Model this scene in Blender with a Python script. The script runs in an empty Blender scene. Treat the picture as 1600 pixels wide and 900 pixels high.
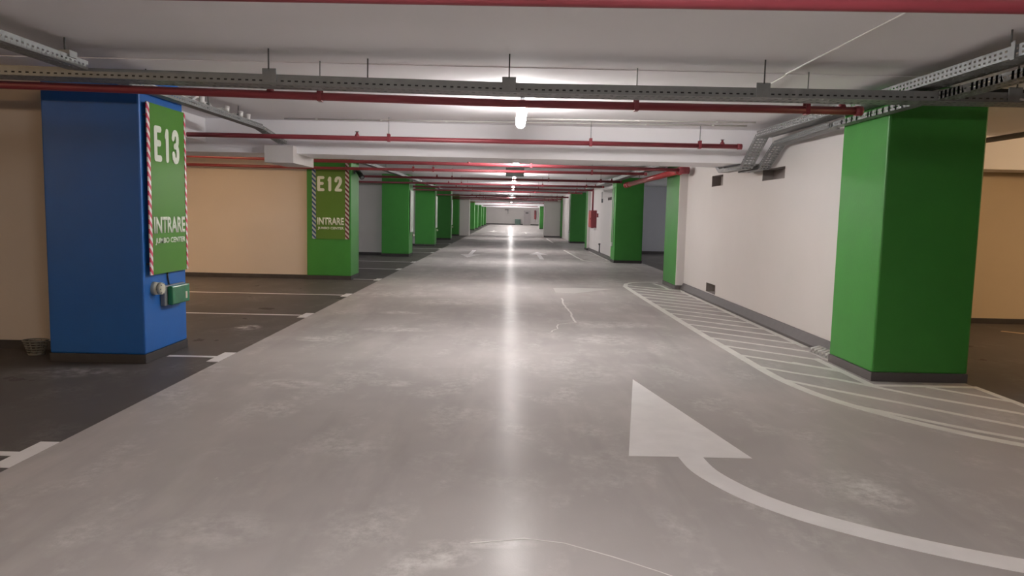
import bpy, bmesh, math, random
from mathutils import Vector, Matrix
random.seed(7)
C = bpy.context.scene.collection
S = bpy.context.scene
PI = math.pi

# ---------------------------------------------------------------- camera, world, exposure
F = 1160.0
PITCH = math.atan(115.4 / F); YAW = -5.54 / F; ROLL = 0.022
cam = bpy.data.objects.new('camera', bpy.data.cameras.new('camera'))
C.objects.link(cam)
cam.data.sensor_width = 36.0
cam.data.lens = 36.0 * F / 1600.0
cam.data.clip_start = 0.05
cam.data.clip_end = 300
cam.matrix_world = Matrix.Translation((0, 0, 1.5)) @ Matrix.Rotation(YAW, 4, 'Z') @ Matrix.Rotation(PI/2 - PITCH, 4, 'X') @ Matrix.Rotation(ROLL, 4, 'Z')
S.camera = cam
w = bpy.data.worlds.new('world'); S.world = w; w.use_nodes = True
w.node_tree.nodes['Background'].inputs[0].default_value = (0.75, 0.76, 0.8, 1)
w.node_tree.nodes['Background'].inputs[1].default_value = 0.02
S.view_settings.view_transform = 'Standard'
S.view_settings.look = 'None'
S.view_settings.gamma = 1.0
S.view_settings.use_curve_mapping = False
S.view_settings.exposure = 0.0
LAMP_STRENGTH = 112.0          # white aisle tubes
WARM_STRENGTH = 130.0
FILL_STRENGTH = 78.0          # neutral fill lamps added out of view in the farther bays          # warm lamps of the side bays
CEIL = 2.75

# ---------------------------------------------------------------- materials
def mat(name, col, rough=0.6, metal=0.0, spec=0.5, var=0.0, vscale=3.0, bump=0.0, bscale=60.0, emit=None, estr=0.0, alpha=None):
    m = bpy.data.materials.new(name); m.use_nodes = True
    nt = m.node_tree; b = nt.nodes['Principled BSDF']
    b.inputs['Base Color'].default_value = (*col, 1)
    b.inputs['Roughness'].default_value = rough
    b.inputs['Metallic'].default_value = metal
    b.inputs['Specular IOR Level'].default_value = spec
    tc = nt.nodes.new('ShaderNodeTexCoord')
    if var:
        n = nt.nodes.new('ShaderNodeTexNoise'); n.inputs['Scale'].default_value = vscale; n.inputs['Detail'].default_value = 6
        nt.links.new(tc.outputs['Object'], n.inputs['Vector'])
        mx = nt.nodes.new('ShaderNodeMix'); mx.data_type = 'RGBA'
        mx.inputs['A'].default_value = (*[c*(1-var) for c in col], 1)
        mx.inputs['B'].default_value = (*[min(1, c*(1+var)) for c in col], 1)
        nt.links.new(n.outputs['Fac'], mx.inputs['Factor'])
        nt.links.new(mx.outputs['Result'], b.inputs['Base Color'])
    if bump:
        n = nt.nodes.new('ShaderNodeTexNoise'); n.inputs['Scale'].default_value = bscale; n.inputs['Detail'].default_value = 3
        nt.links.new(tc.outputs['Object'], n.inputs['Vector'])
        bp = nt.nodes.new('ShaderNodeBump'); bp.inputs['Strength'].default_value = bump; bp.inputs['Distance'].default_value = 0.01
        nt.links.new(n.outputs['Fac'], bp.inputs['Height']); nt.links.new(bp.outputs['Normal'], b.inputs['Normal'])
    if emit:
        b.inputs['Emission Color'].default_value = (*emit, 1); b.inputs['Emission Strength'].default_value = estr
    return m

M = {}
M['white_wall'] = mat('white_wall_paint', (0.66, 0.63, 0.615), 0.7, var=0.04, vscale=1.5, bump=0.08, bscale=40)
M['cream_wall'] = mat('cream_wall_paint', (0.66, 0.58, 0.50), 0.7, var=0.05, vscale=1.2, bump=0.08, bscale=40)
M['ochre_wall'] = mat('ochre_wall_paint', (0.62, 0.51, 0.36), 0.7, var=0.05, vscale=1.2, bump=0.08, bscale=40)
M['grey_wall'] = mat('grey_wall_paint', (0.36, 0.36, 0.38), 0.7, var=0.05, vscale=1.2)
M['ceiling'] = mat('ceiling_paint', (0.90, 0.885, 0.91), 0.75, var=0.03, vscale=1.0, bump=0.1, bscale=25)
M['blue'] = mat('blue_column_paint', (0.010, 0.115, 0.41), 0.5, var=0.08, vscale=4, bump=0.1, bscale=50)
M['green'] = mat('green_column_paint', (0.044, 0.245, 0.036), 0.5, var=0.10, vscale=4, bump=0.1, bscale=50)
M['plinth'] = mat('dark_plinth_paint', (0.045, 0.040, 0.040), 0.6, var=0.3, vscale=9)
M['kerb'] = mat('grey_skirting_paint', (0.10, 0.09, 0.092), 0.55, var=0.2, vscale=9)
M['red'] = mat('red_pipe_paint', (0.25, 0.040, 0.052), 0.42, var=0.12, vscale=6)
M['bright_red'] = mat('bright_red_pipe_paint', (0.45, 0.05, 0.055), 0.3, var=0.1, vscale=6)
M['galv'] = mat('galvanised_steel', (0.27, 0.28, 0.28), 0.5, metal=0.5, var=0.2, vscale=14)
M['darksteel'] = mat('dark_steel', (0.10, 0.10, 0.10), 0.5, metal=0.4, var=0.2, vscale=14)
M['paleconduit'] = mat('white_plastic', (0.72, 0.71, 0.69), 0.5)
M['blackplastic'] = mat('black_plastic', (0.02, 0.02, 0.022), 0.4)
M['greyplastic'] = mat('grey_plastic', (0.19, 0.20, 0.21), 0.45)
M['cable_grey'] = mat('pale_grey_cable', (0.55, 0.54, 0.52), 0.5)
M['paint'] = mat('white_floor_paint', (0.78, 0.76, 0.76), 0.45, var=0.12, vscale=5)
M['dullpaint'] = mat('worn_floor_paint', (0.74, 0.73, 0.69), 0.45, var=0.2, vscale=5)
M['yellowpaint'] = mat('ochre_floor_paint', (0.55, 0.42, 0.25), 0.45, var=0.12, vscale=5)
M['banner_green'] = mat('banner_green_film', (0.055, 0.20, 0.012), 0.45, var=0.08, vscale=2)
M['banner_olive'] = mat('banner_olive_film', (0.105, 0.215, 0.035), 0.3, var=0.08, vscale=2)
M['letter'] = mat('banner_white_print', (0.72, 0.76, 0.66), 0.4)
M['pale_banner'] = mat('pale_banner_film', (0.62, 0.72, 0.62), 0.35, var=0.25, vscale=6)
M['cream_plastic'] = mat('cream_plastic', (0.62, 0.60, 0.48), 0.5, var=0.15, vscale=20)
M['green_plastic'] = mat('green_plastic_cover', (0.02, 0.16, 0.07), 0.2, var=0.3, vscale=8)
M['signgreen'] = mat('green_grey_sign_face', (0.10, 0.17, 0.14), 0.3, var=0.15, vscale=6)
M['wire'] = mat('grey_basket_wire', (0.22, 0.21, 0.18), 0.5, var=0.1)
M['door'] = mat('pinkish_grey_door_paint', (0.46, 0.42, 0.43), 0.5, var=0.05)
M['crack'] = mat('pale_crack_filler', (0.66, 0.65, 0.62), 0.6, var=0.2, vscale=20)
M['patch'] = mat('pale_floor_repair', (0.50, 0.48, 0.46), 0.5, var=0.15, vscale=3)
M['holein'] = mat('raw_wall_opening', (0.30, 0.27, 0.26), 0.8, var=0.2, vscale=10)
M['tube_white'] = mat('white_lamp_tube', (0.9, 0.9, 0.9), 0.4, emit=(1.0, 0.955, 0.93), estr=LAMP_STRENGTH)
M['tube_fill'] = mat('added_fill_tube', (0.9, 0.9, 0.9), 0.4, emit=(0.97, 0.97, 1.0), estr=FILL_STRENGTH)
M['tube_warm'] = mat('warm_lamp_tube', (0.9, 0.8, 0.6), 0.4, emit=(1.0, 0.66, 0.36), estr=WARM_STRENGTH)

def stripe_mat(name, a, b, axis, period=0.075):
    m = bpy.data.materials.new(name); m.use_nodes = True; nt = m.node_tree
    P = nt.nodes['Principled BSDF']; P.inputs['Roughness'].default_value = 0.4
    tc = nt.nodes.new('ShaderNodeTexCoord'); sp = nt.nodes.new('ShaderNodeSeparateXYZ'); nt.links.new(tc.outputs['Object'], sp.inputs[0])
    ad = nt.nodes.new('ShaderNodeMath'); ad.operation = 'ADD'
    nt.links.new(sp.outputs[axis], ad.inputs[0]); nt.links.new(sp.outputs['Z'], ad.inputs[1])
    dv = nt.nodes.new('ShaderNodeMath'); dv.operation = 'DIVIDE'; dv.inputs[1].default_value = period; nt.links.new(ad.outputs[0], dv.inputs[0])
    fr = nt.nodes.new('ShaderNodeMath'); fr.operation = 'FRACT'; nt.links.new(dv.outputs[0], fr.inputs[0])
    gt = nt.nodes.new('ShaderNodeMath'); gt.operation = 'GREATER_THAN'; gt.inputs[1].default_value = 0.5; nt.links.new(fr.outputs[0], gt.inputs[0])
    mx = nt.nodes.new('ShaderNodeMix'); mx.data_type = 'RGBA'; mx.inputs['A'].default_value = (*a, 1); mx.inputs['B'].default_value = (*b, 1)
    nt.links.new(gt.outputs[0], mx.inputs['Factor']); nt.links.new(mx.outputs['Result'], P.inputs['Base Color'])
    return m
M['tape_red'] = stripe_mat('red_white_tape', (0.62, 0.05, 0.12), (0.75, 0.72, 0.72), 'Y', 0.09)
M['tape_blue'] = stripe_mat('blue_white_tape', (0.03, 0.08, 0.22), (0.45, 0.5, 0.5), 'X', 0.10)
M['tape_maroon'] = stripe_mat('maroon_white_tape', (0.16, 0.03, 0.04), (0.55, 0.52, 0.5), 'X', 0.10)

def floor_mat(name, col, rough, blobs, dirt=0.5, coat=0.18):
    m = bpy.data.materials.new(name); m.use_nodes = True; nt = m.node_tree; N = nt.nodes; L = nt.links
    P = N['Principled BSDF']; P.inputs['Specular IOR Level'].default_value = 0.55
    geo = N.new('ShaderNodeTexCoord'); pos = geo.outputs['Object']
    def noise(scale, detail=5, vec=pos, rough_=0.55):
        n = N.new('ShaderNodeTexNoise'); n.inputs['Scale'].default_value = scale; n.inputs['Detail'].default_value = detail
        n.inputs['Roughness'].default_value = rough_; L.new(vec, n.inputs['Vector']); return n.outputs['Fac']
    def math_(op, a, b=None, clamp=False):
        n = N.new('ShaderNodeMath'); n.operation = op; n.use_clamp = clamp
        for i, v in enumerate((a, b)):
            if v is None: continue
            if isinstance(v, (int, float)): n.inputs[i].default_value = v
            else: L.new(v, n.inputs[i])
        return n.outputs[0]
    def ramp(v, a, b):
        n = N.new('ShaderNodeMapRange'); n.inputs['From Min'].default_value = a; n.inputs['From Max'].default_value = b
        L.new(v, n.inputs['Value']); return n.outputs['Result']
    def mix(f, a, b):
        n = N.new('ShaderNodeMix'); n.data_type = 'RGBA'
        for k, v in (('Factor', f), ('A', a), ('B', b)):
            if isinstance(v, tuple): n.inputs[k].default_value = (*v, 1)
            elif isinstance(v, float): n.inputs[k].default_value = v
            else: L.new(v, n.inputs[k])
        return n.outputs['Result']
    def mapping(sx, sy, rz=0.0):
        n = N.new('ShaderNodeMapping'); n.inputs['Scale'].default_value = (sx, sy, 1); n.inputs['Rotation'].default_value = (0, 0, rz)
        L.new(pos, n.inputs['Vector']); return n.outputs[0]
    big = ramp(noise(0.5, 4), 0.3, 0.7)
    c = mix(big, tuple(x*0.86 for x in col), tuple(x*1.12 for x in col))
    # streaks of tyre traffic along the aisle and pale dusty patches
    st = ramp(noise(1.0, 6, mapping(2.2, 0.5, 0.25)), 0.52, 0.78)
    c = mix(math_('MULTIPLY', st, 0.30*dirt), c, tuple(min(1, x*1.7) for x in col))
    st2 = ramp(noise(1.0, 6, mapping(3.5, 0.35, -0.1)), 0.55, 0.8)
    c = mix(math_('MULTIPLY', st2, 0.35*dirt), c, tuple(x*0.6 for x in col))
    patch = ramp(noise(1.7, 3, mapping(1.5, 0.9, 0.6)), 0.50, 0.80)
    grain = ramp(noise(16.0, 6, mapping(1.0, 0.8, 0.3), 0.75), 0.40, 0.75)
    spk = math_('MULTIPLY', patch, grain)
    dust = (0.72, 0.71, 0.69)
    c = mix(math_('MULTIPLY', spk, 0.9*dirt, True), c, dust)
    fine = ramp(noise(5.0, 8, mapping(1.3, 0.8, 0.2), 0.8), 0.62, 0.80)
    c = mix(math_('MULTIPLY', fine, 0.5*dirt), c, dust)
    tex = noise(7.0, 6, pos, 0.7)
    for (bx, by, rx, ry, k) in blobs:
        sp = N.new('ShaderNodeSeparateXYZ'); L.new(pos, sp.inputs[0])
        dx = math_('DIVIDE', math_('SUBTRACT', sp.outputs['X'], float(bx)), float(rx))
        dy = math_('DIVIDE', math_('SUBTRACT', sp.outputs['Y'], float(by)), float(ry))
        d = math_('ADD', math_('MULTIPLY', dx, dx), math_('MULTIPLY', dy, dy))
        f = math_('SUBTRACT', 1.0, d, True)
        f = math_('MULTIPLY', f, ramp(tex, 0.42, 0.62), True)
        c = mix(math_('MULTIPLY', f, k), c, dust)
    L.new(c, P.inputs['Base Color'])
    r = math_('ADD', math_('MULTIPLY', noise(1.3, 5), 0.16), rough - 0.08)
    P.inputs['Roughness'].default_value = 0.75; P.inputs['Specular IOR Level'].default_value = 0.2
    P.inputs['Coat Weight'].default_value = coat; P.inputs['Coat IOR'].default_value = 1.55
    L.new(r, P.inputs['Coat Roughness'])
    bp = N.new('ShaderNodeBump'); bp.inputs['Strength'].default_value = 0.12; bp.inputs['Distance'].default_value = 0.004
    L.new(noise(95.0, 2), bp.inputs['Height']); L.new(bp.outputs['Normal'], P.inputs['Normal']); L.new(bp.outputs['Normal'], P.inputs['Coat Normal'])
    return m
BL = [(2.05, 4.0, 0.20, 0.34, 0.9), (1.75, 3.6, 0.12, 0.2, 0.4), (-3.0, 6.8, 0.45, 0.35, 0.5), (-1.9, 6.3, 0.35, 0.22, 0.55), (-1.0, 6.4, 0.3, 0.15, 0.5),
      (-2.2, 8.6, 0.3, 0.25, 0.7), (-1.4, 9.4, 0.5, 0.22, 0.7), (-0.9, 12.5, 0.8, 0.5, 0.5), (-2.0, 13.5, 0.9, 0.6, 0.55), (1.2, 9.0, 0.5, 0.5, 0.5),
      (1.5, 10.2, 0.7, 0.4, 0.55), (-1.6, 11.0, 0.4, 0.2, 0.8), (-1.0, 4.6, 0.3, 0.2, 0.35), (-0.28, 3.12, 0.20, 0.13, 0.8), (-0.1, 3.26, 0.3, 0.06, 0.6), (-0.42, 3.0, 0.13, 0.14, 0.6),
      (-1.35, 3.35, 0.35, 0.25, 0.3), (0.7, 7.0, 0.5, 0.6, 0.3), (2.3, 17.0, 0.7, 1.2, 0.5), (1.0, 20.0, 1.5, 1.2, 0.4), (-1.2, 18.0, 1.2, 0.9, 0.45),
      (-0.5, 23.0, 1.5, 1.0, 0.5), (0.4, 35.0, 1.8, 2.0, 0.6), (-1.2, 42.0, 1.5, 2.5, 0.6), (1.5, 60.0, 1.8, 5.0, 0.7)]
M['floor_aisle'] = floor_mat('grey_resin_floor', (0.405, 0.378, 0.368), 0.23, BL, 1.0)
M['floor_bay'] = floor_mat('dark_resin_floor', (0.085, 0.076, 0.072), 0.30, [(-4.9, 8.6, 0.2, 0.3, 0.5), (-3.3, 9.3, 0.2, 0.25, 0.8), (-3.9, 6.6, 0.5, 0.25, 0.3)], 0.25)

# ---------------------------------------------------------------- mesh helpers
def BM(): return bmesh.new()
def box(bm, x0, x1, y0, y1, z0, z1, mi=0):
    v = [bm.verts.new(p) for p in ((x0,y0,z0),(x1,y0,z0),(x1,y1,z0),(x0,y1,z0),(x0,y0,z1),(x1,y0,z1),(x1,y1,z1),(x0,y1,z1))]
    fs = []
    for q in ((0,3,2,1),(4,5,6,7),(0,1,5,4),(1,2,6,5),(2,3,7,6),(3,0,4,7)):
        f = bm.faces.new([v[i] for i in q]); f.material_index = mi; fs.append(f)
    return fs
def tube(bm, pts, r, n=12, caps=True):
    pts = [Vector(p) for p in pts]; rings = []
    for i, p in enumerate(pts):
        d = (pts[min(i+1, len(pts)-1)] - pts[max(i-1, 0)]).normalized()
        a = Vector((0,0,1)) if abs(d.z) < 0.9 else Vector((1,0,0))
        u = d.cross(a).normalized(); v = d.cross(u).normalized()
        rr = r[i] if isinstance(r, (list, tuple)) else r
        rings.append([bm.verts.new(p + (u*math.cos(2*PI*k/n) + v*math.sin(2*PI*k/n))*rr) for k in range(n)])
    for a, b in zip(rings, rings[1:]):
        for k in range(n):
            f = bm.faces.new((a[k], a[(k+1)%n], b[(k+1)%n], b[k])); f.smooth = True
    if caps:
        bm.faces.new(rings[0]); bm.faces.new(rings[-1][::-1])
def prism(bm, pts2, z0, z1):
    lo = [bm.verts.new((x, y, z0)) for x, y in pts2]; hi = [bm.verts.new((x, y, z1)) for x, y in pts2]
    n = len(pts2)
    bm.faces.new(hi); bm.faces.new(lo[::-1])
    for i in range(n): bm.faces.new((lo[i], lo[(i+1)%n], hi[(i+1)%n], hi[i]))
def strip(bm, pts, width, z0=0.0005, z1=0.0022):
    P = [Vector((p[0], p[1])) for p in pts]; Lp, Rp = [], []
    for i, p in enumerate(P):
        d = (P[min(i+1, len(P)-1)] - P[max(i-1, 0)]).normalized(); nrm = Vector((-d.y, d.x))
        wd = (width[i] if isinstance(width, (list, tuple)) else width) / 2
        Lp.append(p + nrm*wd); Rp.append(p - nrm*wd)
    for i in range(len(P)-1):
        prism(bm, [Rp[i], Rp[i+1], Lp[i+1], Lp[i]], z0, z1)
def wpos(o):
    v = Vector((0,0,0))
    while o: v += o.location; o = o.parent
    return v
def obj(name, bm, m, parent=None, bevel=0, mods=None):
    bmesh.ops.recalc_face_normals(bm, faces=bm.faces)
    if parent is not None: bmesh.ops.translate(bm, verts=bm.verts, vec=-wpos(parent))
    me = bpy.data.meshes.new(name); bm.to_mesh(me); bm.free()
    for x in (m if isinstance(m, (list, tuple)) else [m]): me.materials.append(M[x])
    o = bpy.data.objects.new(name, me); C.objects.link(o)
    if parent is not None: o.parent = parent
    if bevel:
        b = o.modifiers.new('bevel', 'BEVEL'); b.width = bevel; b.segments = 2; b.limit_method = 'ANGLE'
    return o
def single(name, bm, m, label, cat, group=None, bevel=0):
    """A thing of one mesh: its origin is moved to its own base."""
    xs = [v.co.x for v in bm.verts]; ys = [v.co.y for v in bm.verts]; zs = [v.co.z for v in bm.verts]
    c = Vector(((min(xs)+max(xs))/2, (min(ys)+max(ys))/2, min(zs)))
    bmesh.ops.translate(bm, verts=bm.verts, vec=-c)
    o = obj(name, bm, m, None, bevel); o.location = c
    o['label'] = label; o['category'] = cat
    if group: o['group'] = group
    return o
def thing(name, label, cat, loc, group=None):
    o = bpy.data.objects.new(name, None); C.objects.link(o); o.location = loc; o.empty_display_size = 0.1
    o['label'] = label; o['category'] = cat
    if group: o['group'] = group
    return o
def struct(name, bm, m, bevel=0):
    o = obj(name, bm, m, None, bevel); o['kind'] = 'structure'; return o
def dup(root, loc, label, group=None):
    r = root.copy(); C.objects.link(r); r.location = loc; r['label'] = label
    if group: r['group'] = group
    def rec(src, dst):
        for ch in list(src.children):
            c = ch.copy(); C.objects.link(c); c.parent = dst; rec(ch, c)
    rec(root, r)
    return r
def sboxes(name, m, *bs, bevel=0):
    bm = BM()
    for b in bs: box(bm, *b)
    return struct(name, bm, m, bevel)

# ---------------------------------------------------------------- structure
LX = -2.82        # edge of the aisle's pale floor, left
RX = 4.34         # edge of the aisle's pale floor, right
sboxes('floor', 'floor_aisle', (LX, RX, -9, 107, -0.2, 0))
sboxes('floor.001', 'floor_bay', (-14, LX, -9, 107, -0.2, 0))
sboxes('floor.002', 'floor_bay', (RX, 14, -9, 107, -0.2, 0))
sboxes('ceiling', 'ceiling', (-14, 14, -9, 6.5, CEIL, CEIL+0.3))
sboxes('ceiling.001', 'ceiling', (-14, 14, 6.5, 107, CEIL-0.006, CEIL+0.3))
sboxes('wall_back', 'white_wall', (-14, 14, -9.2, -9, 0, CEIL+0.3))
sboxes('wall_outer_left', 'cream_wall', (-14.2, -14, -9.2, 107, 0, CEIL+0.3))
sboxes('wall_outer_right', 'ochre_wall', (14, 14.2, -9.2, 107, 0, CEIL+0.3))
sboxes('wall_end', 'white_wall', (-14, 14, 106, 106.3, 0, CEIL))
sboxes('baseboard_end', 'plinth', (-3.4, 1.85, 105.96, 106, 0, 0.14), (2.92, 4.5, 105.96, 106, 0, 0.14))
# walls running out sideways from the left columns
LROWS = [7.0, 16.05, 25.0, 33.0, 41.6, 50.0]
for i, (y, yb) in enumerate([(7.62, 7.55), (16.12, 16.05), (25.6, 25.5), (33.3, 33.2), (42.2, 42.1), (50.9, 50.8)]):
    sx = '' if i == 0 else '.%03d' % i
    xr = -4.34 if i < 3 else -4.18
    sboxes('wall_left' + sx, 'cream_wall' if i < 2 else 'white_wall', (-14, xr, y, y+0.18, 0, CEIL-0.01))
    sboxes('baseboard_left' + sx, 'plinth', (-14, xr, y-0.02, y+0.001, 0, 0.09))
# right: aisle wall between the first and second column, with openings
def holed_wall(name, x0, x1, y0, y1, z0, z1, holes, m):
    """A wall slab with rectangular recesses cut in its aisle face (depth of the slab)."""
    ys = sorted({y0, y1, *[h[0] for h in holes], *[h[1] for h in holes]})
    zs = sorted({z0, z1, *[h[2] for h in holes], *[h[3] for h in holes]})
    bm = BM(); dx = 0.16
    inside = lambda a, b, c, d: any(a >= h[0]-1e-6 and b <= h[1]+1e-6 and c >= h[2]-1e-6 and d <= h[3]+1e-6 for h in holes)
    def quad(ps, mi=0):
        f = bm.faces.new([bm.verts.new(p) for p in ps]); f.material_index = mi
    for a, b in zip(ys, ys[1:]):
        for c, d in zip(zs, zs[1:]):
            if not inside(a, b, c, d): quad([(x0,a,c),(x0,a,d),(x0,b,d),(x0,b,c)])
    for (a, b, c, d) in holes:
        X = x0 + dx
        quad([(X,a,c),(X,a,d),(X,b,d),(X,b,c)], 1)
        quad([(x0,a,c),(X,a,c),(X,b,c),(x0,b,c)], 1); quad([(x0,a,d),(x0,b,d),(X,b,d),(X,a,d)], 1)
        quad([(x0,a,c),(x0,a,d),(X,a,d),(X,a,c)], 1); quad([(x0,b,c),(X,b,c),(X,b,d),(x0,b,d)], 1)
    quad([(x1,y0,z0),(x1,y1,z0),(x1,y1,z1),(x1,y0,z1)])
    quad([(x0,y0,z0),(x1,y0,z0),(x1,y0,z1),(x0,y0,z1)]); quad([(x0,y1,z0),(x0,y1,z1),(x1,y1,z1),(x1,y1,z0)])
    quad([(x0,y0,z1),(x1,y0,z1),(x1,y1,z1),(x0,y1,z1)])
    bmesh.ops.remove_doubles(bm, verts=bm.verts, dist=1e-5)
    return struct(name, bm, [m, 'holein'])
holed_wall('wall_right', 3.67, 3.90, 7.86, 15.5, 0, CEIL-0.01, [(10.04, 10.93, 2.06, 2.22), (12.95, 13.66, 2.075, 2.265), (13.1, 13.72, 0.155, 0.32)], 'white_wall')
bm = BM()
for a, b in [((7.86, 15.48), (3.615, 3.672))]:
    pf = [(3.60, 0.0), (3.672, 0.0), (3.672, 0.14), (3.655, 0.14), (3.60, 0.03)]
    lo = [bm.verts.new((x, a[0], z)) for x, z in pf]; hi = [bm.verts.new((x, a[1], z)) for x, z in pf]
    bm.faces.new(lo); bm.faces.new(hi[::-1])
    for i in range(5): bm.faces.new((lo[i], lo[(i+1)%5], hi[(i+1)%5], hi[i]))
struct('baseboard_right', bm, 'kerb')
holed_wall('wall_right.001', 3.47, 3.70, 24.75, 32.35, 0, CEIL-0.01, [(25.6, 26.6, 2.06, 2.16)], 'white_wall')
sboxes('baseboard_right.001', 'kerb', (3.43, 3.472, 24.8, 32.35, 0, 0.12))
sboxes('wall_right.002', 'white_wall', (3.46, 3.7, 41.35, 49.3, 0, CEIL-0.01))
sboxes('wall_right.003', 'grey_wall', (3.9, 14, 30.3, 30.5, 0, CEIL-0.01))
sboxes('baseboard_right.002', 'plinth', (3.9, 14, 30.27, 30.302, 0, 0.12))
sboxes('wall_right.004', 'white_wall', (2.30, 3.38, 50.2, 51.2, 0, CEIL-0.012))
sboxes('baseboard_right.003', 'kerb', (2.30, 3.38, 50.16, 50.202, 0, 0.10))
sboxes('wall_right.005', 'ochre_wall', (4.4, 14, 11.2, 11.4, 0, CEIL-0.01))
sboxes('baseboard_right.004', 'plinth', (4.4, 14, 11.17, 11.202, 0, 0.08))
sboxes('wall_right.006', 'white_wall', (4.1, 4.3, 79.2, 106, 0, CEIL-0.01))
sboxes('wall_left.006', 'white_wall', (-3.38, -2.74, 50.0, 51.2, 0, CEIL-0.012))
# dropped beams and the lower plaster block at the left end of the first one
sboxes('trim_1', 'ceiling', (-14, 14, 10.6, 11.5, 2.28, CEIL))
sboxes('trim_2', 'white_wall', (-3.42, -3.02, 10.42, 11.5, 2.14, 2.375))
sboxes('trim_3', 'ceiling', (-4.95, -4.3, 7.9, 10.6, 2.42, CEIL))
sboxes('trim_4', 'ceiling', (-14, 14, 51.3, 52.0, 2.33, CEIL))
sboxes('trim_5', 'ceiling', (-14, 14, 70.0, 70.9, 2.30, CEIL))
sboxes('trim_6', 'ceiling', (-14, 14, 88.0, 88.9, 2.30, CEIL))
sboxes('trim_7', 'ochre_wall', (4.45, 14, 10.95, 11.2, 2.32, 2.64))

# ---------------------------------------------------------------- columns
def column(x0, x1, y0, y1, m, label, group=None, front=None, plinth='plinth'):
    t = thing('painted_column', label, 'column', ((x0+x1)/2, (y0+y1)/2, 0), group)
    bm = BM(); fs = box(bm, x0, x1, y0, y1, 0.085, CEIL-0.012)
    ms = [m]
    if front: fs[2].material_index = 1; ms.append(front)
    obj('shaft', bm, ms, t, bevel=0.018)
    bm = BM(); box(bm, x0-0.004, x1+0.004, y0-0.004, y1+0.004, 0, 0.086); obj('plinth', bm, plinth, t, bevel=0.004)
    return t
colL1 = column(-4.36, -3.45, 7.0, 7.92, 'blue', 'wide blue painted column carrying the green E13 banner')
column(-4.37, -3.42, 16.05, 16.9, 'green', 'green column with the green E12 banner on its front face')
column(-4.30, -3.38, 25.0, 25.95, 'green', 'green column left of the aisle, next one behind the E12 banner column')
column(-4.20, -3.33, 33.0, 33.85, 'green', 'green left column standing between the third and fifth from the camera, beside a grey wall strip')
column(-4.15, -3.30, 41.6, 42.5, 'green', 'green left column with a reddish shadow band at its top, fifth from the camera')
column(-4.05, -3.39, 49.4, 50.3, 'green', 'green left column touching the narrow white wall block')
for y, l in [(66.0, 'green column directly behind the white wall block on the left'), (73.2, 'far left green column, second behind the white wall block'),
             (81.6, 'far left green column, third behind the white wall block'), (89.0, 'far left green column, second from the end wall'),
             (97.5, 'farthest green column on the left, nearest the end wall')]:
    column(-4.1, -3.15, y, y+0.85, 'green', l)
column(3.45, 4.36, 6.9, 7.84, 'green', 'large green column in the right foreground beside the hatched floor zone', plinth='kerb')
column(3.49, 4.4, 15.5, 16.75, 'green', 'right column with white front and green aisle face at the far end of the white wall', front='white_wall', plinth='kerb')
column(3.38, 4.28, 23.95, 24.8, 'green', 'green column standing right of the dark side opening, under the thick red pipe end')
column(3.36, 4.2, 32.4, 33.2, 'green', 'narrow green column edge closing the wall that holds the red hose cabinet', front='white_wall')
column(3.28, 4.14, 40.5, 41.35, 'green', 'dark green column on the right behind the hose cabinet wall')
column(3.385, 4.1, 49.3, 50.15, 'green', 'green column right beside the broad white wall block')
column(3.12, 4.05, 78.0, 79.0, 'green', 'far right green column beyond the white wall block')

# ---------------------------------------------------------------- lamps
def lamp(name, x, y, m, label, group, L=1.45):
    t = thing(name, label, 'ceiling lamp', (x, y, 2.56), group)
    bm = BM(); box(bm, x-0.022, x+0.022, y-L/2, y+L/2, 2.612, 2.66); obj('housing', bm, 'greyplastic', t, bevel=0.006)
    bm = BM(); tube(bm, [(x, y-L/2-0.012, 2.56), (x, y-L/2, 2.56), (x, y+L/2, 2.56), (x, y+L/2+0.012, 2.56)], [0.04, 0.055, 0.055, 0.04], 20)
    obj('diffuser', bm, m, t)
    for s in (-1, 1):
        bm = BM(); box(bm, x-0.02, x+0.02, y+s*L*0.33-0.015, y+s*L*0.33+0.015, 2.658, CEIL-0.013 if y > 6.5 else CEIL-0.001); obj('mounting_clip', bm, 'galv', t)
    return t
LY = [1.3, 8.15, 14.6, 23.15, 30.65, 45.65, 54.5, 60.6] + [64.4 + 3.75*k for k in range(11)]  # far part of the row set denser, extra lamps added to brighten the end
l0 = lamp('ceiling_light', 0.10, LY[1], 'tube_white', 'glowing white tube lamp hanging behind the front cable tray, largest in view', 'tube lamps along the aisle')
dup(l0, (0.10, LY[0], 2.56), 'white tube lamp overhead of the camera, outside the top of the photo')
far_l = {2: 'tube lamp hidden behind the first dropped beam', 3: 'bright lamp dot just under the hanging green-grey sign box', 4: 'smaller lamp dot right below the brightest dot, between red pipes'}
for k in range(2, len(LY)):
    dup(l0, (0.10, LY[k], 2.56), far_l.get(k, 'distant tube lamp among the far ceiling pipes, in a row with extras added to brighten the end'), 'distant tube lamps' if k > 4 else 'tube lamps along the aisle')
b0 = lamp('bay_light', 7.5, 27.0, 'tube_fill', 'unseen neutral fill lamp added in the right side bay beyond the dark opening', 'neutral fill lamps added in the side bays')  # hidden fill lamps, added only to lift the dark bay walls
for x, y, q in ((-8.5, 21.5, 'left side bay behind the E12 column'), (-8.0, 29.5, 'left side bay behind the third column'), (-8.0, 38.0, 'left side bay behind the fourth column'), (7.0, 37.0, 'right side bay behind the hose cabinet wall')):
    dup(b0, (x, y, 2.56), 'unseen neutral fill lamp added in the ' + q)
lamp('bay_light', -8.2, 1.5, 'tube_warm', 'warm tube lamp in the left side bay before the blue column', 'warm tube lamps in the side bays')
lamp('bay_light', -7.6, 12.9, 'tube_warm', 'warm tube lamp in the left side bay behind the blue column', 'warm tube lamps in the side bays')
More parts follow.
